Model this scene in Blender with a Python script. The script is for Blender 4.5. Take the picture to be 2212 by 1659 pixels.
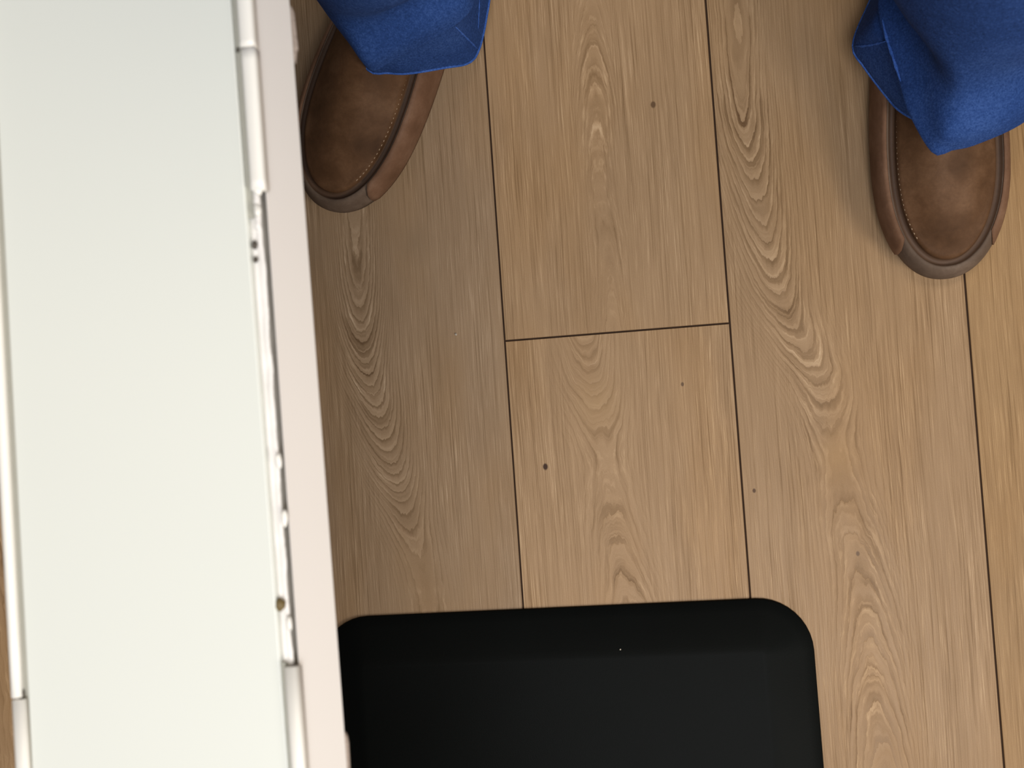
import bpy, bmesh, math, random
import numpy as np
from mathutils import Vector, Matrix

random.seed(7); np.random.seed(7)
S = bpy.context.scene
COL = S.collection
for o in list(bpy.data.objects): bpy.data.objects.remove(o)

# ------------------------------------------------------------------ camera
F = 2900.0                       # focal length in pixels of the 2212 px frame
H = 1.1291
ROT = (math.radians(1.28), math.radians(8.83), math.radians(-4.02))
cam = bpy.data.cameras.new('camera'); camo = bpy.data.objects.new('camera', cam); COL.objects.link(camo)
camo.location = (0, 0, H); camo.rotation_euler = ROT
cam.sensor_width = 36; cam.lens = F/2212*36; cam.clip_start = .02
cam.dof.use_dof = True; cam.dof.focus_distance = 1.12; cam.dof.aperture_fstop = 12.5
S.camera = camo

# ------------------------------------------------------------------ world, lights, exposure
W = bpy.data.worlds.new('world'); S.world = W; W.use_nodes = True
W.node_tree.nodes['Background'].inputs[0].default_value = (.93, .95, 1, 1)
W.node_tree.nodes['Background'].inputs[1].default_value = .10
S.view_settings.view_transform = 'Standard'; S.view_settings.look = 'None'
S.view_settings.gamma = 1; S.view_settings.use_curve_mapping = False
S.view_settings.exposure = 0.0

def area(name, loc, aim, size, power, col, size_y=None):
    l = bpy.data.lights.new(name, 'AREA'); l.energy = power; l.color = col
    l.shape = 'RECTANGLE'; l.size = size; l.size_y = size_y or size
    o = bpy.data.objects.new(name, l); COL.objects.link(o); o.location = loc
    o.rotation_euler = (Vector(aim)-Vector(loc)).to_track_quat('-Z', 'Y').to_euler()
    return o
area('window_light', (1.5, -1.1, 1.4), (-.1, .05, .15), .65, 27, (1, .94, .84))
area('ceiling_light', (.16, -.75, 2.45), (0, -.1, 0), .9, 38, (.97, .98, 1))
area('back_ceiling_light', (.5, .85, 2.5), (.05, .1, 0), .7, 13, (1, .86, .66))

# ------------------------------------------------------------------ helpers
from mathutils import Euler
RM = np.array(Euler(ROT, 'XYZ').to_matrix())
def at(px, py, z=0.0):
    """point of the plane at height z seen at a pixel of the survey photograph (used to measure real positions)"""
    d = RM @ np.array([px-1106, -(py-829.5), -F]); t = (z-H)/d[2]
    return Vector((d[0]*t, d[1]*t, z))

def link(name, me, mats, parent=None):
    o = bpy.data.objects.new(name, me); COL.objects.link(o)
    for m in (mats if isinstance(mats, (list, tuple)) else [mats]): me.materials.append(m)
    if parent: o.parent = parent
    return o
def mesh_obj(name, vs, fs, mats, parent=None, smooth=False, midx=None):
    me = bpy.data.meshes.new(name); me.from_pydata([tuple(v) for v in vs], [], fs); me.update()
    bm = bmesh.new(); bm.from_mesh(me); bmesh.ops.recalc_face_normals(bm, faces=bm.faces); bm.to_mesh(me); bm.free()
    if smooth: me.polygons.foreach_set('use_smooth', [True]*len(me.polygons))
    o = link(name, me, mats, parent)
    if midx: me.polygons.foreach_set('material_index', midx)
    return o
def bm_obj(name, bm, mats, parent=None, smooth=False):
    bmesh.ops.recalc_face_normals(bm, faces=bm.faces)
    me = bpy.data.meshes.new(name); bm.to_mesh(me); bm.free()
    if smooth: me.polygons.foreach_set('use_smooth', [True]*len(me.polygons))
    return link(name, me, mats, parent)
def empty(name, loc=(0, 0, 0)):
    o = bpy.data.objects.new(name, None); COL.objects.link(o); o.location = loc; o.empty_display_size = .05
    return o
def tag(o, label=None, cat=None, kind=None, group=None):
    if label: o['label'] = label
    if cat: o['category'] = cat
    if kind: o['kind'] = kind
    if group: o['group'] = group
    return o
def loft(rings, cap0=False, cap1=False):
    n = len(rings[0]); vs = [p for r in rings for p in r]; fs = []
    for i in range(len(rings)-1):
        for j in range(n):
            a, b = i*n+j, i*n+(j+1) % n
            fs.append((a, b, b+n, a+n))
    if cap0: fs.append(tuple(range(n)))
    if cap1: fs.append(tuple(range((len(rings)-1)*n, len(rings)*n)))
    return vs, fs
def tube(path, r, seg=6, closed=False):
    path = [Vector(p) for p in path]; n = len(path); rings = []
    for i, p in enumerate(path):
        t = (path[(i+1) % n]-path[i-1]) if closed else (path[min(i+1, n-1)]-path[max(i-1, 0)])
        t.normalize(); up = Vector((0, 0, 1)) if abs(t.z) < .9 else Vector((1, 0, 0))
        a = t.cross(up).normalized(); b = t.cross(a).normalized()
        rr = r[i] if isinstance(r, (list, tuple)) else r
        rings.append([p+a*rr*math.cos(k*2*math.pi/seg)+b*rr*math.sin(k*2*math.pi/seg) for k in range(seg)])
    if closed:
        vs, fs = loft(rings+[rings[0]]); return vs, fs
    return loft(rings, True, True)
def spline(pts, n, closed=True):
    """Catmull-Rom resample of points (any dimension) to n points evenly along its length"""
    P = np.array(pts, float); m = len(P); out = []
    segs = m if closed else m-1
    for i in range(segs):
        p0, p1, p2, p3 = (P[(i-1) % m], P[i], P[(i+1) % m], P[(i+2) % m]) if closed else (P[max(i-1, 0)], P[i], P[i+1], P[min(i+2, m-1)])
        for k in range(24):
            t = k/24
            out.append(.5*((2*p1)+(-p0+p2)*t+(2*p0-5*p1+4*p2-p3)*t*t+(-p0+3*p1-3*p2+p3)*t**3))
    if not closed: out.append(P[-1])
    out = np.array(out)
    if closed: out = np.vstack([out, out[:1]])
    d = np.r_[0, np.cumsum(np.linalg.norm(np.diff(out, axis=0), axis=1))]
    s = np.linspace(0, d[-1], n, endpoint=not closed)
    return np.stack([np.interp(s, d, out[:, k]) for k in range(out.shape[1])], 1)

# ---- node helpers
class NT:
    def __init__(self, name):
        self.m = bpy.data.materials.new(name); self.m.use_nodes = True
        self.t = self.m.node_tree; self.b = self.t.nodes['Principled BSDF']; self.n = self.t.nodes
    def put(self, sock, v):
        if isinstance(v, bpy.types.NodeSocket): self.t.links.new(v, sock)
        elif v is not None: sock.default_value = v
    def math(self, op, a, b=None, c=None, clamp=False):
        n = self.n.new('ShaderNodeMath'); n.operation = op; n.use_clamp = clamp
        self.put(n.inputs[0], a)
        if b is not None: self.put(n.inputs[1], b)
        if c is not None: self.put(n.inputs[2], c)
        return n.outputs[0]
    def obj(self):
        if not hasattr(self, '_o'): self._o = self.n.new('ShaderNodeTexCoord').outputs['Object']
        return self._o
    def xyz(self):
        n = self.n.new('ShaderNodeSeparateXYZ'); self.put(n.inputs[0], self.obj()); return n.outputs
    def vec(self, x, y, z=0.0):
        n = self.n.new('ShaderNodeCombineXYZ'); self.put(n.inputs[0], x); self.put(n.inputs[1], y); self.put(n.inputs[2], z); return n.outputs[0]
    def noise(self, vec, scale=1, detail=2, rough=.5, dist=0):
        n = self.n.new('ShaderNodeTexNoise'); self.put(n.inputs['Vector'], vec); n.inputs['Scale'].default_value = scale
        n.inputs['Detail'].default_value = detail; n.inputs['Roughness'].default_value = rough; n.inputs['Distortion'].default_value = dist
        return n.outputs[0]
    def ramp(self, fac, stops, interp='LINEAR'):
        n = self.n.new('ShaderNodeValToRGB'); n.color_ramp.interpolation = interp; e = n.color_ramp.elements
        while len(e) < len(stops): e.new(.5)
        for k, (p, c) in enumerate(stops):
            e[k].position = p; e[k].color = c if len(c) == 4 else (*c, 1)
        self.put(n.inputs[0], fac); return n.outputs[0]
    def mr(self, v, a, b, c, d, clamp=True):
        n = self.n.new('ShaderNodeMapRange'); n.clamp = clamp; self.put(n.inputs[0], v)
        for k, x in enumerate((a, b, c, d)): n.inputs[k+1].default_value = x
        return n.outputs[0]
    def mix(self, f, a, b, mode='MIX'):
        n = self.n.new('ShaderNodeMix'); n.data_type = 'RGBA'; n.blend_type = mode
        self.put(n.inputs['Factor'], f)
        for s, v in ((n.inputs[6], a), (n.inputs[7], b)):
            self.put(s, (*v, 1) if isinstance(v, tuple) and len(v) == 3 else v)
        return n.outputs[2]
    def curve(self, v, pts):
        n = self.n.new('ShaderNodeFloatCurve'); c = n.mapping.curves[0]
        pts = sorted(pts)
        while len(c.points) < len(pts): c.points.new(.5, .5)
        for p, q in zip(c.points, pts): p.location = q; p.handle_type = 'AUTO'
        n.mapping.use_clip = False; n.mapping.update(); self.put(n.inputs['Value'], v); return n.outputs[0]
    def bump(self, h, strength=.3, dist=.001, normal=None):
        n = self.n.new('ShaderNodeBump'); n.inputs['Strength'].default_value = strength; n.inputs['Distance'].default_value = dist
        self.put(n.inputs['Height'], h)
        if normal is not None: self.put(n.inputs['Normal'], normal)
        return n.outputs[0]
    def out(self, col=None, rough=None, normal=None, spec=None):
        if col is not None: self.put(self.b.inputs['Base Color'], (*col, 1) if isinstance(col, tuple) and len(col) == 3 else col)
        if rough is not None: self.put(self.b.inputs['Roughness'], rough)
        if normal is not None: self.put(self.b.inputs['Normal'], normal)
        if spec is not None: self.b.inputs['Specular IOR Level'].default_value = spec
        return self.m

def plain(name, col, rough=.5, nscale=60, var=.08, bump=.1, spec=.5):
    t = NT(name); n = t.noise(t.obj(), nscale, 4, .6)
    c = t.mix(n, tuple(x*(1-var) for x in col), tuple(min(1, x*(1+var)) for x in col))
    return t.out(c, rough, t.bump(n, bump, .0005), spec)

# ------------------------------------------------------------------ wood
PX = .00039
XL1, YJ, PW = -.177, .0749, .19
def wood(name, ox, oy, length, axis, hs, lam=3.6, amp=1.0, sig=85, envelope=None, tone=1.0, seed=0, wav=1.0, knots=(), tint=(1, 1, 1), regular=0):
    """flat-sawn oak: rings of a wandering pith cut by the board's face.  axis: (x,y) of the cathedral's centre line,
       hs: (y, depth of the pith), all in metres of the floor; converted to the board's own frame"""
    t = NT(name); X, Y, Z = t.xyz()
    u, v = X, Y
    vn = t.math('DIVIDE', v, length)
    cu = t.curve(vn, [((y-oy)/length, (x-ox)/PW) for x, y in axis])
    cu = t.math('MULTIPLY', cu, PW)
    hmax = .15
    hh = t.math('MULTIPLY', t.curve(vn, [((y-oy)/length, h/hmax) for y, h in hs]), hmax)
    sv = seed*3.17
    # wander of the grain
    w1 = t.noise(t.vec(t.math('MULTIPLY', u, 14), t.math('MULTIPLY', v, 4.5), sv), 1, 2, .5)
    w1 = t.math('MULTIPLY', t.math('SUBTRACT', w1, .5), .009*wav)
    w2 = t.noise(t.vec(t.math('MULTIPLY', u, 75), t.math('MULTIPLY', v, 26), sv+5), 1, 2, .55)
    w2 = t.math('MULTIPLY', t.math('SUBTRACT', w2, .5), .0032*wav*(1-.85*regular))
    w3 = t.noise(t.vec(t.math('MULTIPLY', u, 420), t.math('MULTIPLY', v, 110), sv+9), 1, 2, .6)
    w3 = t.math('MULTIPLY', t.math('SUBTRACT', w3, .5), .0007)
    du = t.math('ADD', t.math('SUBTRACT', u, cu), w1)
    r = t.math('SQRT', t.math('ADD', t.math('MULTIPLY', du, du), t.math('MULTIPLY', hh, hh)))
    r = t.math('ADD', t.math('ADD', r, w2), w3)
    ph = t.math('DIVIDE', r, lam*PX)
    # ring spacing varies
    ph = t.math('ADD', ph, t.math('MULTIPLY', t.noise(t.vec(t.math('MULTIPLY', r, 90), sv, 0.0), 1, 1), 1.6))
    saw = t.math('FRACT', ph)
    ring = t.ramp(saw, [(0, (0,)*3), (.10, (.12,)*3), (.34, (.62,)*3), (.62, (.78,)*3), (.88, (1,)*3), (.97, (.85,)*3), (1, (0,)*3)])
    # strength of the figure: strongest round the centre line
    g = t.math('DIVIDE', du, sig*PX); g = t.math('POWER', 2.718, t.math('MULTIPLY', t.math('MULTIPLY', g, g), -1))
    g0 = g
    env = t.curve(vn, [((y-oy)/length, e) for y, e in envelope]) if envelope else 1.0
    g = t.math('MULTIPLY', g, env)
    brk = t.mr(t.noise(t.vec(t.math('MULTIPLY', u, 60), t.math('MULTIPLY', v, 14), sv+2), 1, 3, .6), .3, .62, .35+.4*regular, 1.15)
    g = t.math('MULTIPLY', t.math('ADD', t.math('MULTIPLY', g, .97), .04), brk)
    ringd = t.math('MULTIPLY', t.math('SUBTRACT', ring, .62), t.math('MULTIPLY', g, amp))
    # fine pores: straight along the board, following the rings inside the figure
    uw = t.math('ADD', u, t.math('MULTIPLY', w1, .7))
    gf = t.mr(g0, .25, .75, 0, 1)
    def both(fu, fv, k):
        a = t.noise(t.vec(t.math('MULTIPLY', uw, fu), t.math('MULTIPLY', v, fv), sv+k), 1, 3, .65)
        b = t.noise(t.vec(t.math('MULTIPLY', r, fu), t.math('MULTIPLY', v, fv*1.6), sv+k), 1, 3, .65)
        return t.math('ADD', a, t.math('MULTIPLY', t.math('SUBTRACT', b, a), gf))
    st = both(760, 6.5, 1); st2 = both(1350, 24, 3)
    dark = t.mr(st, .30, .48, -1, 0); lite = t.mr(st2, .53, .72, 0, 1)
    patch = t.mr(t.noise(t.vec(t.math('MULTIPLY', u, 26), t.math('MULTIPLY', v, 7), sv+7), 1, 2), .35, .65, .45, 1.15)
    fine = t.math('ADD', t.math('MULTIPLY', dark, .26), t.math('MULTIPLY', lite, .34))
    fine = t.math('ADD', fine, t.math('MULTIPLY', t.math('SUBTRACT', st, .5), .42))
    fine = t.math('ADD', fine, t.math('MULTIPLY', t.math('SUBTRACT', st2, .5), .45))
    fine = t.math('MULTIPLY', fine, patch)
    blot = t.noise(t.vec(t.math('MULTIPLY', u, 30), t.math('MULTIPLY', v, 9), sv+11), 1, 3, .55)
    tot = t.math('ADD', t.math('MULTIPLY', ringd, .30), fine)
    tot = t.math('ADD', tot, t.math('MULTIPLY', t.math('SUBTRACT', blot, .5), .26))
    grit = t.noise(t.obj(), 1300, 2, .7)
    tot = t.math('ADD', tot, t.math('MULTIPLY', t.math('SUBTRACT', grit, .5), .28))
    fac = t.math('ADD', t.math('MULTIPLY', tot, .76), .49, clamp=True)
    T = tone
    col = t.ramp(fac, [(p, tuple(c*T*k for c, k in zip(cc, tint))) for p, cc in
                       ((0, (.118, .062, .028)), (.28, (.232, .142, .073)), (.5, (.325, .208, .115)), (.72, (.418, .278, .161)), (1, (.585, .42, .268)))])
    hue = t.noise(t.vec(t.math('MULTIPLY', u, 17), t.math('MULTIPLY', v, 6), sv+13), 1, 2)
    col = t.mix(t.mr(hue, .42, .66, 0, .5), col, t.mix(1.0, col, (1.0, .93, .80), 'MULTIPLY'))
    for (kx, ky, rad, kc, soft) in list(knots):
        d = t.math('SQRT', t.math('ADD', t.math('POWER', t.math('SUBTRACT', u, kx-ox), 2), t.math('POWER', t.math('MULTIPLY', t.math('SUBTRACT', v, ky-oy), .75), 2)))
        d = t.math('ADD', d, t.math('MULTIPLY', w2, 1.2*soft))
        col = t.mix(t.mr(d, rad*(1-soft), rad*(1+soft*.6), 1.0 if soft < .5 else .24, 0), col, kc)
    hgt = t.math('ADD', t.math('MULTIPLY', ringd, .8), fine)
    return t.out(col, t.mr(st, .3, .7, .46, .36), t.bump(hgt, .22, .0006), .12)

def fp(px, py):
    p = at(px, py); return (p.x, p.y)
def hp(px, py, hpx): return (at(px, py).y, hpx*PX)

dark_gap = plain('joint_brown', (.034, .014, .004), .9, 40, .2, 0)
floor_bm = bmesh.new()
bmesh.ops.create_cube(floor_bm, size=1, matrix=Matrix.Translation((0, .2, -.0114)) @ Matrix.Diagonal((3.4, 3.6, .02, 1)))
floor = tag(bm_obj('floor', floor_bm, dark_gap), None, None, 'structure')

cbm = bmesh.new(); bmesh.ops.create_cube(cbm, size=1, matrix=Matrix.Translation((0, .2, 2.72)) @ Matrix.Diagonal((3.4, 3.6, .04, 1)))
tag(bm_obj('ceiling', cbm, plain('ceiling_white', (.75, .75, .73), .9, 5, .02, 0)), None, None, 'structure')
def plank_mesh(w, l):
    """board with eased top edges, its lower left corner at the origin"""
    g, c, h = .0007, .0003, .0013
    def ring(i, z): return [(g+i, g+i, z), (w-g-i, g+i, z), (w-g-i, l-g-i, z), (g+i, l-g-i, z)]
    vs, fs = loft([ring(0, -h), ring(0, -.0006), ring(c, 0)], True, True)
    me = bpy.data.meshes.new('plank'); me.from_pydata(vs, [], fs); me.update()
    return me
planks = []
def plank(ox, oy, l, m):
    me = plank_mesh(PW, l); o = bpy.data.objects.new('plank', me); COL.objects.link(o); me.materials.append(m)
    o.location = (ox, oy, 0); o.parent = floor; planks.append(o)
    return o

# the board beside the white table (column left of the first joint)
oA = (XL1-PW, -.62)
mA = wood('oak_board_nested_arches', *oA, 1.24,
    [fp(745, -600), fp(755, 200), fp(765, 460), fp(775, 640), fp(790, 780), fp(815, 880), fp(850, 1010), fp(885, 1130), fp(918, 1250), fp(935, 1400), fp(980, 2200)],
    [hp(800, -600, 60), hp(800, 100, 63), hp(800, 560, 66), hp(800, 640, 70), hp(800, 800, 89), hp(800, 1000, 115), hp(800, 1150, 135), hp(800, 1300, 140), hp(800, 2200, 120)],
    lam=3.2, amp=1.45, sig=66, regular=1, tint=(.95, 1, 1.10), envelope=[(-.62, .2), hp(0, 1400, .3/PX), hp(0, 1200, .9/PX), hp(0, 1000, 1.15/PX), hp(0, 650, 1.05/PX), hp(0, 480, .55/PX), hp(0, 200, .3/PX), (.6, .2)],
    tone=1.02, seed=1, wav=.55, knots=[(*fp(895, 525), .012, (.19, .14, .095), .9)])
plank(*oA, 1.24, mA)
# middle column, upper board
lB = 1.2
oB1 = (XL1, YJ)
mB1 = wood('oak_board_pale_straight', *oB1, lB,
    [fp(1260, -2200), fp(1270, -400), fp(1276, 40), fp(1286, 200), fp(1296, 400), fp(1318, 600), fp(1325, 735)],
    [hp(1280, -2200, 120), hp(1280, -300, 96), hp(1280, 40, 78), hp(1280, 230, 64), hp(1280, 400, 60), hp(1280, 560, 57), hp(1280, 735, 52)],
    lam=3.2, amp=.8, sig=48, envelope=[hp(0, 735, .55/PX), hp(0, 500, .4/PX), hp(0, 260, .8/PX), hp(0, 100, .85/PX), hp(0, -100, .6/PX), (1.2, .4)], tone=1.07, seed=2, wav=.7, regular=.6,
    knots=[(*fp(1411, 226), .0022, (.13, .075, .04), .3)])
plank(*oB1, lB, mB1)
oB2 = (XL1, YJ-lB)
mB2 = wood('oak_board_flame', *oB2, lB,
    [fp(1262, 736), fp(1272, 800), fp(1290, 880), fp(1306, 980), fp(1318, 1080), fp(1335, 1200), fp(1360, 1330), fp(1400, 2000), fp(1400, 3700)],
    [hp(1300, 736, 44), hp(1300, 800, 56), hp(1300, 900, 80), hp(1300, 985, 92), hp(1300, 1060, 90), hp(1300, 1160, 80), hp(1300, 1330, 60), hp(1300, 2000, 30), hp(1300, 3700, 60)],
    lam=8.5, amp=.95, sig=72, tone=1.07, seed=3, wav=1.35, knots=[(*fp(1178, 1008), .0023, (.055, .028, .018), .28), (*fp(1292, 872), .015, (.40, .255, .115), .95), (*fp(1474, 830), .0013, (.14, .085, .05), .3)])
plank(*oB2, lB, mB2)
oC = (XL1+PW, -.75)
mC = wood('oak_board_bold_cathedral', *oC, 1.3,
    [fp(1570, -700), fp(1590, 0), fp(1605, 250), fp(1632, 400), fp(1655, 520), fp(1685, 640), fp(1738, 750), fp(1785, 850), fp(1805, 960), fp(1825, 1080), fp(1868, 1300), fp(1888, 1480), fp(1905, 1659), fp(1930, 2500)],
    [hp(1700, -700, 56), hp(1700, 0, 48), hp(1700, 200, 52), hp(1700, 400, 70), hp(1700, 560, 86), hp(1700, 700, 104), hp(1700, 850, 122), hp(1700, 960, 132), hp(1700, 1030, 132), hp(1700, 1150, 126), hp(1700, 1350, 114), hp(1700, 1659, 92), hp(1700, 2500, 60)],
    lam=4.8, amp=1.55, sig=78, regular=.5, envelope=[(-.75, .5), hp(0, 1659, .65/PX), hp(0, 1350, .7/PX), hp(0, 1080, .6/PX), hp(0, 900, .9/PX), hp(0, 600, 1.1/PX), hp(0, 300, 1.0/PX), hp(0, 50, .8/PX), (.55, .5)],
    tone=1.0, seed=4, wav=1.15, knots=[(*fp(1805, 985), .013, (.42, .25, .10), .95), (*fp(1629, 1060), .0014, (.10, .055, .03), .3), (*fp(1853, 1196), .0015, (.16, .10, .06), .3)])
plank(*oC, 1.3, mC)
oD = (XL1+2*PW, -.55)
mD = wood('oak_board_plain', *oD, 1.3, [(oD[0]+.15, -.55), (oD[0]+.16, 0), (oD[0]+.17, .75)], [(-.55, .09), (0, .085), (.75, .10)],
    lam=4.2, amp=.5, sig=60, envelope=[(-.55, .3), (.75, .3)], tone=.95, seed=5, wav=.8, tint=(1.03, .99, .87))
plank(*oD, 1.3, mD)
mG = [wood('oak_board_far_%s' % k, 0, 0, 1.25, [(.06+.03*i, 0), (.11, .6), (.08, 1.25)], [(0, .05), (.5, .07), (1.25, .04)],
           lam=4.5, amp=.9, sig=80, tone=1.0+.03*i, seed=20+i, wav=1) for i, k in enumerate(('warm', 'grey'))]
done = {0: (-.62, .62), 1: (YJ-lB, YJ+lB), 2: (-.75, .55), 3: (-.55, .75)}
for c in range(-7, 8):
    lo, hi = done.get(c, (None, None))
    if lo is None:
        s = -1.5+((c*37) % 10)*.11
        for k in range(-1, 3):
            y0 = s+k*1.25
            if -1.9 < y0 < 1.9: plank(XL1+(c-1)*PW, y0, 1.25, mG[(c+k) % 2])
    else:
        plank(XL1+(c-1)*PW, hi, 1.25, mG[c % 2]); plank(XL1+(c-1)*PW, lo-1.25, 1.25, mG[(c+1) % 2])

# ------------------------------------------------------------------ black floor mat
rub = NT('black_foam_rubber')
rn = rub.noise(rub.obj(), 900, 3, .7); rn2 = rub.noise(rub.obj(), 14, 2)
rub = rub.out(rub.mix(rn2, (.0030, .0036, .0033), (.0042, .0050, .0048)), .5, rub.bump(rn, .25, .0004), .05)
TR, TL = at(1749, 1287), at(688, 1335)
dn = (at(1779, 1659)-at(1757, 1390)).normalized()
ML = .62
def rounded(corners, rad, inset, z, n=10):
    c = sum(corners, Vector())/4; out = []
    for i in range(4):
        p, a, b = corners[i], corners[i-1], corners[(i+1) % 4]
        da, db = (a-p).normalized(), (b-p).normalized()
        cc = p+(da+db)*rad; r = max(rad-inset, .0015)
        ca = cc if rad > inset else p+(da+db)*(inset+r)
        for k in range(n+1):
            t = k/n*math.pi/2
            q = ca+(-db*math.cos(t)-da*math.sin(t))*r
            out.append(Vector((q.x, q.y, z)))
    return out
cor = [TR, TL, TL+dn*ML, TR+dn*ML]
rings = [rounded(cor, .044, 0, .0004), rounded(cor, .044, 0, .0022), rounded(cor, .044, .0012, .0035), rounded(cor, .044, .010, .0075),
         rounded(cor, .044, .022, .0125), rounded(cor, .044, .034, .0170), rounded(cor, .044, .0385, .0183), rounded(cor, .044, .0415, .0188)]
vs, fs = loft(rings, True, True)
mat_o = mesh_obj('floor_mat', vs, fs, rub, None, True)
tag(mat_o, 'black foam rubber standing mat with rounded corners and sloped edges on the wood floor', 'mat')

# ------------------------------------------------------------------ white table with the worn edge
def white(name, col, rough, var=.02, spec=.5):
    t = NT(name); n = t.noise(t.obj(), 9, 2)
    return t.out(t.mix(n, tuple(x*(1-var) for x in col), col), rough, None, spec)
m_panel = white('white_panel_gloss', (.72, .735, .685), .30, .015)
m_strip = white('white_plastic_strip', (.86, .83, .77), .35)
m_fascia = white('white_laminate', (.80, .755, .72), .42)
m_core = plain('dull_white_core', (.62, .60, .56), .8, 120, .12, .4)
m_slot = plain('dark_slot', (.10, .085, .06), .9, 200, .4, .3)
m_resid = plain('glue_residue', (.80, .77, .74), .6, 160, .06, .2)
m_groove = plain('grey_sealant', (.36, .35, .30), .7, 100, .08, .1)
m_brown = plain('brown_glue', (.14, .095, .03), .6, 500, .5, .6)
m_dirt = plain('dark_dirt', (.085, .07, .055), .8, 500, .3, .4)
m_chip = plain('torn_board_edge', (.30, .24, .20), .9, 700, .45, .9)
m_leg = plain('white_steel', (.7, .7, .68), .4, 20, .03, .02)

ZT = .56
def line(p0, p1):
    s = (p1[0]-p0[0])/(p1[1]-p0[1]); return lambda y: p0[0]+s*(y-p0[1])
xPL = line((4, 430), (58, 1460))        # left edge of the panel
xSL = line((-18, 700), (35, 1659))      # outer edge of the left strip
xPR = line((498, 0), (622, 1655))       # right edge of the panel
xGR = line((512, 0), (630, 1655))       # inner edge of the right strip
xSR = line((540, 0), (655, 1655))       # outer edge of the right strip
xFB = line((627, 0), (751, 1659))       # foot of the fascia
YA, YB = -90, 4100
ZB = .528
table = empty('side_table', (at(300, 830, 0).x, at(300, 830, 0).y, 0))
TLOC = table.location.copy()
def tp(name, vs, fs, m, smooth=False, parent=None, midx=None):
    vs = [Vector(v)-TLOC for v in vs]
    return mesh_obj(name, vs, fs, m, parent or table, smooth, midx)
def slab(xl, xr, ya, yb, z0, z1, n=1, jl=0, jr=0, chamf=0, dl=0, dr=0):
    """a long bar between two measured edge lines; the lines are read on the table top's plane"""
    rings = []
    for k in range(n+1):
        y = ya+(yb-ya)*k/n
        a = at(xl(y), y, ZT); b = at(xr(y), y, ZT)
        a.x += dl+random.uniform(-1, 1)*jl; b.x += dr+random.uniform(-1, 1)*jr
        c = chamf
        if c: prof = [(a.x, z0), (b.x, z0), (b.x, z1-c), (b.x-c*.3, z1-c*.35), (b.x-c, z1), (a.x+c, z1), (a.x+c*.3, z1-c*.35), (a.x, z1-c)]
        else: prof = [(a.x, z0), (b.x, z0), (b.x, z1), (a.x, z1)]
        yy = (a.y+b.y)/2
        rings.append([Vector((px, a.y if i in (0, 3, 6, 7) else b.y, pz)) for i, (px, pz) in enumerate(prof)])
    return loft(rings, True, True)
# core and fascia
xC = lambda y: xSR(y)-14
tp('core', *slab(xSL, xC, YA, YB, ZB+.004, ZT-.0046, dl=.001, dr=-.0004), m_core)
fr = []
for k in range(41):
    y = YA+(YB-YA)*k/40
    a = at(xSR(y), y, ZT); b = at(xFB(y), y, ZB)
    bx = b.x; zb = ZB
    prof = [(a.x-.0007, zb), (bx-.0009, zb), (bx-.0002, zb+.0006), (bx, zb+.0014), (a.x, ZT-.0058), (a.x-.0002, ZT-.0051), (a.x-.0005, ZT-.0051), (a.x-.0006, ZT-.0075), (a.x-.0007, ZT-.02)]
    fr.append([Vector((p, a.y, q)) for p, q in prof])
fas = tp('fascia', *loft(fr, True, True), m_fascia)
# slot behind the fascia's lip
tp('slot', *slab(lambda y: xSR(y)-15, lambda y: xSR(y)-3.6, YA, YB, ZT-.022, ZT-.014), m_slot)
pan = tp('top_panel', *slab(xPL, xPR, YA, YB, ZT-.0046, ZT, chamf=.0008), m_panel)
tag(pan, 'pale greenish-white glossy top panel')
tp('sealant_line', *slab(xPR, xGR, YA, 470, ZT-.0046, ZT-.0021, 30, 0, .0001), m_groove)
tp('sealant_line', *slab(xPR, xGR, 1432, YB, ZT-.0046, ZT-.0021), m_groove)
tp('sealant_line', *slab(lambda y: xPL(y)-14, xPL, YA, YB, ZT-.0046, ZT-.0021), m_groove)
# strips: broken in three on the right, in two on the left
def strip(xa, xb, ya, yb, dl=0, dr=0, label=None, zt=ZT+.0024):
    o = tp('edge_strip', *slab(xa, xb, ya, yb, ZT-.0046, zt, 12, chamf=.0017, dl=dl, dr=dr), m_strip, True)
    if label: tag(o, label)
    return o
strip(xGR, xSR, YA, 103, 0, .0011)
strip(xGR, xSR, 105.5, 412, 0.0003, .0013, 'white edge strip snapped off at its lower end')
strip(xGR, xSR, 1441, YB, 0, .0011, 'white edge strip starting below the bare worn stretch')
strip(xSL, lambda y: xPL(y)-13, YA, 1506)
strip(lambda y: xSL(y)+1, lambda y: xPL(y)-4, 1511, YB)
# bare stretch between the two right strips: ragged glue residue
rr = []
N = 150
for k in range(N+1):
    y = 414+(1441-414)*k/N
    a = at(xPR(y)+1, y, ZT); b = at(xSR(y)-13.5, y, ZT); w = b.x-a.x
    j = random.uniform(-1, 1)*.00012+.0004*math.sin(k*.31)*math.sin(k*.093)
    ht = ZT-.0042+.0009*abs(math.sin(k*.17)*math.sin(k*.063+1))+random.uniform(0, .00012)
    if k < 12: ht = ZT-.0016+random.uniform(-.0006, .0006)
    rr.append([Vector((a.x, a.y, ZT-.0047)), Vector((b.x+j, a.y, ZT-.0047)), Vector((b.x+j, a.y, ht-.0003)), Vector((a.x+w*.75+j, a.y, ht+.0007)),
               Vector((a.x+w*.5, a.y, ht-.0004)), Vector((a.x+w*.25, a.y, ZT-.0042)), Vector((a.x, a.y, ZT-.004))])
tag(tp('glue_residue', *loft(rr, True, True), m_resid, True), 'ragged grey glue left where the strip is missing')
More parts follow.
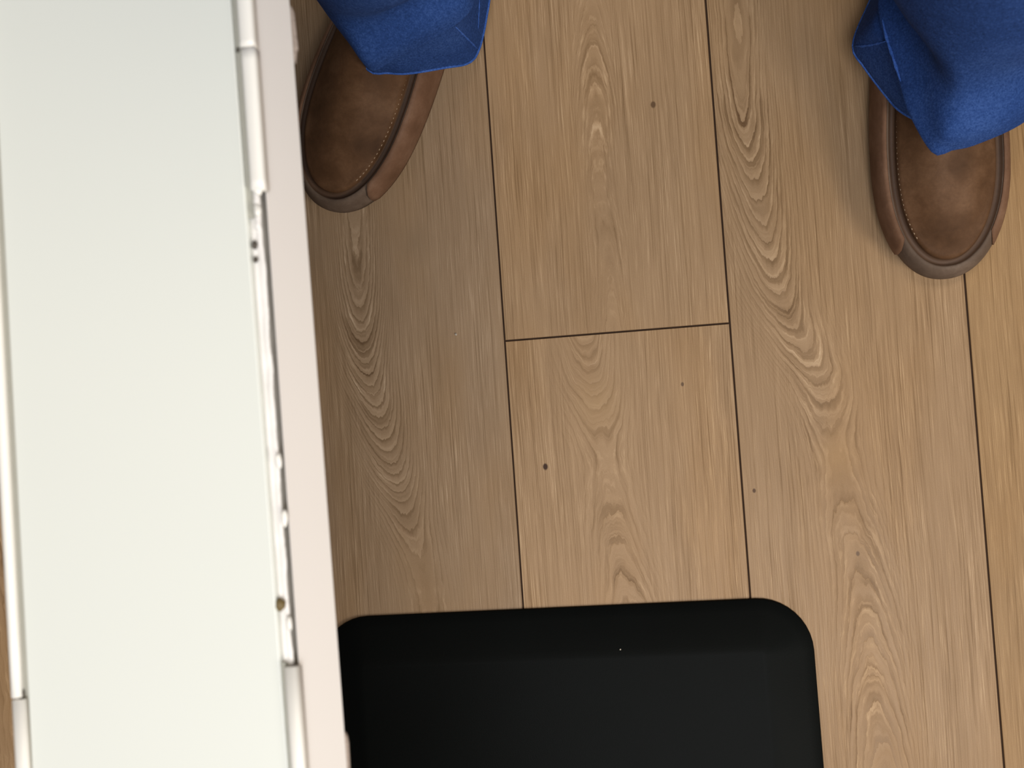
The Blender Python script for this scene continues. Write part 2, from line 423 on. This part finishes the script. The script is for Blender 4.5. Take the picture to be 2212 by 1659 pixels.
def lump(name, px, py, z, rx, ry, rz, m, parent=None):
    bm = bmesh.new(); bmesh.ops.create_icosphere(bm, subdivisions=2, radius=1)
    c = at(px, py, z)
    for v in bm.verts:
        k = 1+random.uniform(-.22, .22); v.co = Vector((v.co.x*rx*k, v.co.y*ry*k, v.co.z*rz*k))+c-TLOC
    return bm_obj(name, bm, m, parent or table, True)
tag(lump('glue_lump', 605, 1306, ZT-.002, .0026, .0028, .0022, m_brown), 'small dark brown lump of old glue')
lump('dirt_spot', 550, 530, ZT-.0022, .0013, .0020, .0012, m_dirt); lump('dirt_spot', 553, 561, ZT-.0022, .0012, .0014, .001, m_dirt)
lump('dirt_spot', 47, 1502, ZT-.0014, .0015, .0030, .0014, m_dirt); lump('dirt_spot', 514, 108, ZT-.0018, .0008, .0012, .001, m_dirt)
lump('strip_burr', 557, 412, ZT-.0002, .0020, .0022, .0013, m_strip); lump('strip_burr', 556, 455, ZT-.0012, .0018, .0030, .0014, m_strip)
lump('strip_burr', 602, 995, ZT-.002, .0015, .0035, .0015, m_strip); lump('strip_burr', 614, 1118, ZT-.002, .0018, .0040, .0012, m_strip)
lump('strip_burr', 625, 1345, ZT-.0024, .0013, .0035, .0012, m_strip)
# torn board under the fascia's foot
def torn(pts, label):
    rings = []
    for (x, y, w) in pts:
        a = at(x, y, ZB); a.x -= .0022
        rings.append([Vector((a.x, a.y, ZB+.0015)), Vector((a.x+w*.00020+.0022, a.y, ZB-.0002)), Vector((a.x+w*.00018+.0018, a.y, ZB-.003)), Vector((a.x, a.y, ZB-.003))])
    return tag(tp('torn_edge', *loft(rings, True, True), m_chip, False), label)
torn([(629, 14, .5), (631, 26, 3.5), (632, 40, 4.5), (633, 58, 6), (634, 76, 6.5), (635, 92, 8), (636, 104, 8.4), (636, 110, 5), (637, 124, 2.5), (638, 134, .3)], 'torn brown board edge near the upper shoe')
torn([(745, 1584, .3), (746, 1592, 4), (747, 1606, 6), (748, 1630, 6.5), (750, 1660, 6), (752, 1700, 5), (755, 1760, .5)], 'torn brown board edge above the black mat')
# splayed steel legs under the far side (they stand out of the photograph)
for (py, zz) in ((700, 0), (3700, 0)):
    a = at(250, py, ZB); a.z = ZB+.0045
    b = Vector((a.x-.17, a.y, .012))
    vs, fs = tube([a, b], .014, 12); tp('leg', vs, fs, m_leg, True)
    bm = bmesh.new(); bmesh.ops.create_cube(bm, size=1, matrix=Matrix.Translation(Vector((b.x-.05, b.y, .0065))-TLOC) @ Matrix.Diagonal((.30, .05, .012, 1)))
    bm_obj('foot_bar', bm, m_leg, table)
tag(table, 'narrow white table with a glossy top and a broken edge strip beside the shoes', 'table')

# ------------------------------------------------------------------ person: shoes and jeans
def leather(name, c1, c2, c3, seed):
    t = NT(name); o = t.obj()
    a = t.noise(o, 26, 3, .55); b = t.noise(o, 420, 3, .6); c = t.noise(o, 75, 3, .6, .6)
    f = t.math('ADD', t.math('MULTIPLY', a, .75), t.math('MULTIPLY', c, .25))
    col = t.ramp(f, [(.32, c1), (.5, c2), (.68, c3)])
    col = t.mix(t.mr(b, .35, .65, .0, .22), col, tuple(x*.55 for x in c2))
    h = t.math('ADD', t.math('MULTIPLY', c, .8), t.math('MULTIPLY', b, .25))
    return t.out(col, t.mr(a, .3, .7, .62, .52), t.bump(h, .35, .0012), .09)
m_leather = leather('brown_leather', (.058, .028, .013), (.098, .048, .023), (.150, .078, .040), 1)
m_side = leather('brown_leather_side', (.115, .058, .032), (.170, .090, .053), (.225, .128, .080), 2)
m_toe = leather('worn_toe_leather', (.085, .056, .040), (.125, .086, .062), (.18, .128, .096), 3)
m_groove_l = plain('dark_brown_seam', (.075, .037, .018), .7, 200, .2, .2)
m_sole = plain('brown_rubber_sole', (.060, .040, .026), .7, 200, .2, .2)
m_thread = plain('tan_thread', (.36, .25, .16), .7, 400, .2, .2)

def denim(name, k, seed):
    t = NT(name); o = t.obj(); X, Y, Z = t.xyz()
    big = t.noise(o, 9, 3, .55); mid = t.noise(o, 330, 3, .75)
    w = t.noise(t.vec(t.math('MULTIPLY', X, 900), t.math('MULTIPLY', Y, 900), t.math('MULTIPLY', Z, 380)), 1, 2, .7)
    f = t.math('ADD', t.math('MULTIPLY', big, .34), t.math('ADD', t.math('MULTIPLY', mid, .30), t.math('MULTIPLY', w, .36)))
    col = t.ramp(f, [(.36, (.012*k, .031*k, .105*k)), (.5, (.021*k, .054*k, .19*k)), (.64, (.045*k, .098*k, .29*k))])
    h = t.math('ADD', t.math('MULTIPLY', w, .3), t.math('MULTIPLY', mid, 1.0))
    return t.out(col, .88, t.bump(h, .35, .0016), .05)
m_denim = denim('blue_denim', 1.0, 0)
m_hem = denim('worn_hem_denim', 1.8, 1)

person = empty('person', ((at(960, -30).x+at(2050, 75).x)/2, at(1500, 20).y, 0))
PLOC = person.location.copy()
def pp(name, vs, fs, m, smooth=True, parent=None, midx=None):
    return mesh_obj(name, [Vector(v)-PLOC for v in vs], fs, m, parent or person, smooth, midx)

SL = .288
def halfw(t):
    Wd = .0525
    if t < .34: return Wd*(1-abs((.34-t)/.34)**2.35)**(1/2.1)
    if t < .86:
        k = (t-.34)/.52; k = k*k*(3-2*k); return Wd*(1-k)+.0405*k
    k = (t-.86)/.14; return .0405*max(0, 1-k**2.4)**.5
def outline(n=60):
    ts = [(1-math.cos(math.pi*k/n))/2 for k in range(n+1)]
    R_ = [(halfw(t), t*SL) for t in ts]; L_ = [(-halfw(t), t*SL) for t in reversed(ts[1:-1])]
    return R_+L_
def inset_ring(pts, d):
    n = len(pts); out = []
    for i in range(n):
        a, b = Vector(pts[i-1]), Vector(pts[(i+1) % n]); tn = (b-a).normalized(); nm = Vector((-tn.y, tn.x))
        p = Vector(pts[i]); out.append(p+nm*d)
    return out
def lerp_tab(tab, t):
    return float(np.interp(t, [a for a, b in tab], [b for a, b in tab]))
ZR = [(0, .031), (.05, .033), (.2, .040), (.35, .046), (.5, .054), (.65, .068), (1, .080)]
DOME = [(0, .008), (.15, .013), (.3, .022), (.45, .032), (.6, .038), (1, .014)]
def make_shoe(toe, ang, medial, label):
    """toe: point on the floor; ang: turn of the toe-to-heel axis about z (0 = along +y); medial: side (+1/-1) with the stitching in view"""
    base = outline()
    def P(q, z):
        x, y = q[0], q[1]
        # slight inward swing of the toe
        x = x+medial*.004*max(0, 1-y/.14)**2*1.0
        c, s = math.cos(ang), math.sin(ang)
        return Vector((toe.x+x*c-y*s, toe.y+x*s+y*c, z))
    zr = lambda q: lerp_tab(ZR, min(1, max(0, q[1]/SL)))
    def R_(ins, zf): return [P(q, zf(q)) for q in inset_ring(base, ins)]
    # sole
    so = [R_(.006, lambda q: .0004), R_(.0030, lambda q: .002), R_(.0026, lambda q: .0085), R_(.0034, lambda q: .0105), R_(.006, lambda q: .0118)]
    upr = [R_(.0040, lambda q: .0098), R_(.0012, lambda q: .0108), R_(.0006, lambda q: .017), R_(.0016, lambda q: .011+.50*(zr(q)-.011)), R_(.0036, lambda q: .011+.78*(zr(q)-.011)),
           R_(.0060, lambda q: .011+.94*(zr(q)-.011)), R_(.0084, lambda q: zr(q)+.0001), R_(.0096, lambda q: zr(q)-.0006), R_(.0104, lambda q: zr(q)-.0034), R_(.0138, lambda q: zr(q)-.0034), R_(.0146, lambda q: zr(q)-.001)]
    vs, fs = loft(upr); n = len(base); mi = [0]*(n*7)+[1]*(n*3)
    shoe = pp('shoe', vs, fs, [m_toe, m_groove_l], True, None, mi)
    tag(shoe, label)
    vs, fs = loft(so, True, False); pp('sole', vs, fs, m_sole, True, shoe)
    # vamp: the apron inside the seam
    edge = inset_ring(base, .0143); vr = []
    for k in (1.0, .985, .955, .9, .8, .65, .48, .3, .14):
        ring = []
        for q in edge:
            sy = min(max(q[1], .055), SL-.05); t = q[1]/SL
            p = Vector((q[0]*k, sy+(q[1]-sy)*k))
            tt = min(1, max(0, p.y/SL))
            z = lerp_tab(ZR, tt)+lerp_tab(DOME, tt)*(1-k**2.2)
            if k == 1.0: z = lerp_tab(ZR, tt)-.004
            if k == .985: z += .0006
            if k == .955: z += .0022
            if k == .9: z += .0012
            ring.append(P(p, z))
        vr.append(ring)
    vs, fs = loft(vr); o_ = len(vs)-n; h_ = n//2
    fs += [(o_+i, o_+i+1, o_+(n-i-1) % n, o_+(n-i) % n) if 0 < i < h_-1 else ((o_, o_+1, o_+n-1) if i == 0 else (o_+h_-1, o_+h_, o_+h_+1)) for i in range(h_)]
    pp('vamp', vs, fs, m_leather, True, shoe)
    # overlapping quarter panels, rounded at the front
    for sd in (1, -1):
        idx = [i for i in range(n) if (base[i][0]*sd > 0) and base[i][1] > .022*1.0]
        idx.sort(key=lambda i: base[i][1])
        lo = [R_(i_, f_) for i_, f_ in ((.0004, lambda q: .0104), (-.0006, lambda q: .017), (.0004, lambda q: .0115+.50*(zr(q)-.011)), (.0024, lambda q: .012+.78*(zr(q)-.011)), (.0052, lambda q: .0122+.94*(zr(q)-.011)), (.0082, lambda q: zr(q)+.0010))]
        V, Fc = [], []; m_ = len(idx)
        for r_i, ring in enumerate(lo):
            for j, i in enumerate(idx): V.append(ring[i])
        # rounded front end: pull the lowest and highest rows back a little
        for r_i in range(6):
            k = (r_i-2.2)/2.6; back = .008*max(0, abs(k))**2
            for j in range(min(6, m_)):
                i2 = idx[min(j+2, m_-1)]; V[r_i*m_+j] = V[r_i*m_+j].lerp(lo[r_i][i2], min(1, back/.008)*(1-j/6)*.8)
        for r_i in range(5):
            for j in range(m_-1):
                a = r_i*m_+j; Fc.append((a, a+1, a+1+m_, a+m_))
        q_ = pp('quarter', V, Fc, m_side, True, shoe)
        md = q_.modifiers.new('thickness', 'SOLIDIFY'); md.thickness = .0011; md.offset = -1
    # stitches on the visible side, along the apron lip
    path = [q for q in inset_ring(base, .0158) if q[0]*medial > 0 and .030 < q[1] < .20]
    path.sort(key=lambda q: q[1]); path = spline([(q[0], q[1]) for q in path], 42, False)
    V, Fc = [], []
    for j in range(0, 41):
        a, b = Vector(path[j]), Vector(path[j+1]); d = (b-a)
        a2, b2 = a+d*.15, a+d*.78
        za, zb = zr(a)+.0030, zr(b)+.0030
        v_, f_ = tube([P(a2, za-.0004), P((a2+b2)/2, (za+zb)/2+.0002), P(b2, zb-.0004)], [.0003, .00055, .0003], 5)
        off = len(V); V += v_; Fc += [tuple(x+off for x in f) for f in f_]
    tag(pp('stitching', V, Fc, m_thread, True, shoe), None, None, 'stuff')
    return shoe

make_shoe(at(706, 456, .0), math.radians(-28), 1, 'brown moccasin-toe leather shoe, partly under the white table')
make_shoe(at(2046, 608, .0), math.radians(0.5), -1, 'tan-brown moccasin-toe leather shoe on the right')

NR = 96
def ring_px(poly, z, dz=None):
    """closed outline measured at height z -> ring of points"""
    P3 = []
    for k, q in enumerate(poly):
        zz = z+(q[2] if len(q) > 2 else 0)
        P3.append(tuple(at(q[0], q[1], zz)))
    return spline(P3, NR)
def circ(cx, cy, z, rx, ry, ref):
    """ellipse ring lined up with a reference ring's start"""
    c = ref.mean(0); out = []
    a0 = math.atan2(ref[0][1]-c[1], ref[0][0]-c[0])
    b = math.atan2(ref[4][1]-c[1], ref[4][0]-c[0]); sg = 1 if math.sin(b-a0) > 0 else -1
    for k in range(NR):
        a = a0+sg*2*math.pi*k/NR
        out.append((cx+rx*math.cos(a), cy+ry*math.sin(a), z))
    return np.array(out)
def leg(name, rings, hip, label):
    last = rings[-1]; c = last.mean(0); R = [list(map(Vector, r)) for r in rings]
    for (f, z, rx, ry) in ((.12, .24, .074, .080), (.25, .34, .076, .084), (.42, .48, .078, .088), (.7, .68, .088, .096), (1, .88, .098, .108)):
        cx, cy = c[0]+(hip[0]-c[0])*f, c[1]+(hip[1]-c[1])*f
        R.append(list(map(Vector, circ(cx, cy, z, rx, ry, last))))
    R = [[Vector(p) for p in r] for r in R]; out = []; m = len(R)
    for i in range(m-1):
        a, b, c2, d = R[max(i-1, 0)], R[i], R[i+1], R[min(i+2, m-1)]
        for k in range(4):
            t = k/4
            out.append([.5*((2*q)+(-p+r_)*t+(2*p-5*q+4*r_-w)*t*t+(-p+3*q-3*r_+w)*t**3) for p, q, r_, w in zip(a, b, c2, d)])
    out.append(R[-1]); R = out
    vs, fs = loft(R, True, True)
    o = pp(name, vs, fs, m_denim, True); tag(o, label)
    return o

# left in the picture: hem, crease under the fold, then the overhanging front fold
hemL = [(738, 40), (792, 147, .010), (840, 157, .009), (885, 158, .004), (960, 146, -.016), (1012, 136, -.030), (1034, 108, -.032), (1050, 40, -.032), (1056, -30, -.03), (1030, -150, -.015), (950, -240), (840, -240), (750, -160), (722, -60)]
L0 = ring_px(hemL, .066)
def inside(ring, k, dz=None, z=None):
    c = ring.mean(0); out = ring.copy(); out[:, :2] = c[:2]+(ring[:, :2]-c[:2])*(1-k)
    if dz is not None: out[:, 2] += dz
    if z is not None: out[:, 2] = z
    return out
L1 = inside(L0, .010, dz=.012); L2 = inside(L0, .055, z=.116)
L3 = ring_px([(715, 28), (764, 108), (799, 150), (835, 136), (895, 102), (950, 72), (1006, 32), (1024, -6), (1030, -60), (1000, -180), (925, -270), (815, -270), (720, -190), (686, -60)], .136)
L4 = ring_px([(700, 18), (750, 88), (786, 128), (830, 112), (890, 78), (945, 45), (1000, 2), (1016, -40), (1016, -95), (980, -210), (900, -290), (790, -290), (700, -210), (664, -80)], .152)
L5 = ring_px([(658, -40), (704, 20), (750, 46), (810, 38), (870, 6), (925, -30), (978, -75), (992, -115), (985, -165), (940, -270), (860, -340), (750, -340), (660, -270), (624, -140)], .182)
hipx = PLOC.x; hipy = PLOC.y+.06
hc = at(900, -60, .09)
legL = leg('trouser_leg', [L0, L1, L2, inside(L3, .09, dz=-.014), inside(L3, .008, dz=-.004), L3, L4, L5], (hipx-.095, hipy), 'bright blue denim trouser leg folded over the shoe by the white table')
# right in the picture
hemR = [(1843, 100, -.03), (1868, 146, -.03), (1918, 212, -.022), (1945, 240, -.012), (1985, 262), (2040, 285), (2110, 280), (2200, 240), (2270, 180), (2310, 60), (2280, -60), (2180, -150), (2040, -160), (1930, -90, -.02), (1872, 20, -.03)]
R0 = ring_px(hemR, .078)
R1 = inside(R0, .012, dz=.012); R2 = inside(R0, .12, z=.100)
R3 = ring_px([(1902, 30), (1918, 90), (1944, 170), (1966, 240), (2016, 326), (2058, 322), (2112, 309), (2212, 262), (2285, 190), (2325, 60), (2300, -75), (2205, -170), (2070, -190), (1962, -130), (1906, -30)], .122)
R4 = ring_px([(1944, -40), (1962, 40), (1984, 120), (2004, 190), (2036, 284), (2070, 290), (2120, 278), (2216, 230), (2292, 160), (2335, 30), (2312, -105), (2220, -200), (2085, -220), (1982, -160), (1946, -110)], .142)
R5 = ring_px([(1965, -70), (1985, 10), (2005, 80), (2026, 140), (2062, 186), (2100, 190), (2150, 178), (2236, 140), (2312, 80), (2350, -40), (2330, -160), (2240, -250), (2110, -265), (2010, -220), (1970, -150)], .175)
legR = leg('trouser_leg', [R0, R1, R2, inside(R3, .08, dz=-.013), inside(R3, .006, dz=-.0035), R3, R4, R5], (hipx+.095, hipy), 'darker blue denim trouser leg at the right edge')
# waist part that joins both legs (above the picture)
bm = bmesh.new(); bmesh.ops.create_uvsphere(bm, u_segments=24, v_segments=12, radius=1)
for v in bm.verts: v.co = Vector((v.co.x*.19+hipx, v.co.y*.125+hipy, .93+v.co.z*.13))-PLOC
bm_obj('trouser_seat', bm, m_denim, person, True)
# hems and seams
def hem(ring, k0, k1, parent, r=.0012):
    n = NR; pts = [Vector(ring[i % n]) for i in range(k0, k1)]
    vs, fs = tube(pts, r, 7); return pp('hem', vs, fs, m_hem, True, parent)
hem(L0, 0, NR+1, legL); hem(R0, 0, NR+1, legR)
from mathutils.bvhtree import BVHTree
def seam(pts, parent, r=.0009):
    """a stitched ridge lying on the cloth: the points are dropped onto the leg's surface"""
    me = parent.data; tree = BVHTree.FromPolygons([v.co+PLOC for v in me.vertices], [tuple(p.vertices) for p in me.polygons])
    o = Vector((0, 0, H)); path = []
    for q in spline(pts, 14, False):
        hit = tree.ray_cast(o, (at(q[0], q[1], 0)-o).normalized())
        if hit[0] is not None: path.append(hit[0]+hit[1].normalized()*(r*.15 if hit[1].z > 0 else -r*.15))
    if len(path) > 2:
        vs, fs = tube(path, [r*(1+.25*math.sin(i*2.1))*min(1, .25+.35*i, .25+.35*(len(path)-1-i)) for i in range(len(path))], 7); pp('seam', vs, fs, m_hem, True, parent)
seam([(984, 58), (1000, 74), (1020, 94), (1032, 107)], legL)
seam([(1036, -4), (1034, 30), (1033, 62)], legL, .0006)
seam([(1845, 99), (1866, 99), (1890, 95), (1914, 89)], legR, .0011)
seam([(1906, 40), (1915, 80), (1930, 126), (1946, 176)], legR, .0012)
tag(person, 'person in blue jeans and brown leather shoes standing on the wood floor', 'person')

# ------------------------------------------------------------------ crumbs
m_lint = plain('pale_lint', (.42, .37, .30), .9, 300, .1, .1)
def speck(name, px, py, z, r, m, label):
    bm = bmesh.new(); bmesh.ops.create_icosphere(bm, subdivisions=1, radius=r)
    for v in bm.verts: v.co = Vector((v.co.x*random.uniform(.7, 1.2), v.co.y*random.uniform(.7, 1.4), max(-r*.5, v.co.z*.6)))
    o = bm_obj(name, bm, m); o.location = at(px, py, z); o.location.z = z+r*.5
    return tag(o, label, 'crumb')
speck('crumb', 985, 722, 0, .0012, m_lint, 'tiny pale crumb on the board beside the white table')
speck('lint', 1340, 1403, .0178, .0008, m_lint, 'tiny pale lint speck on the black mat')
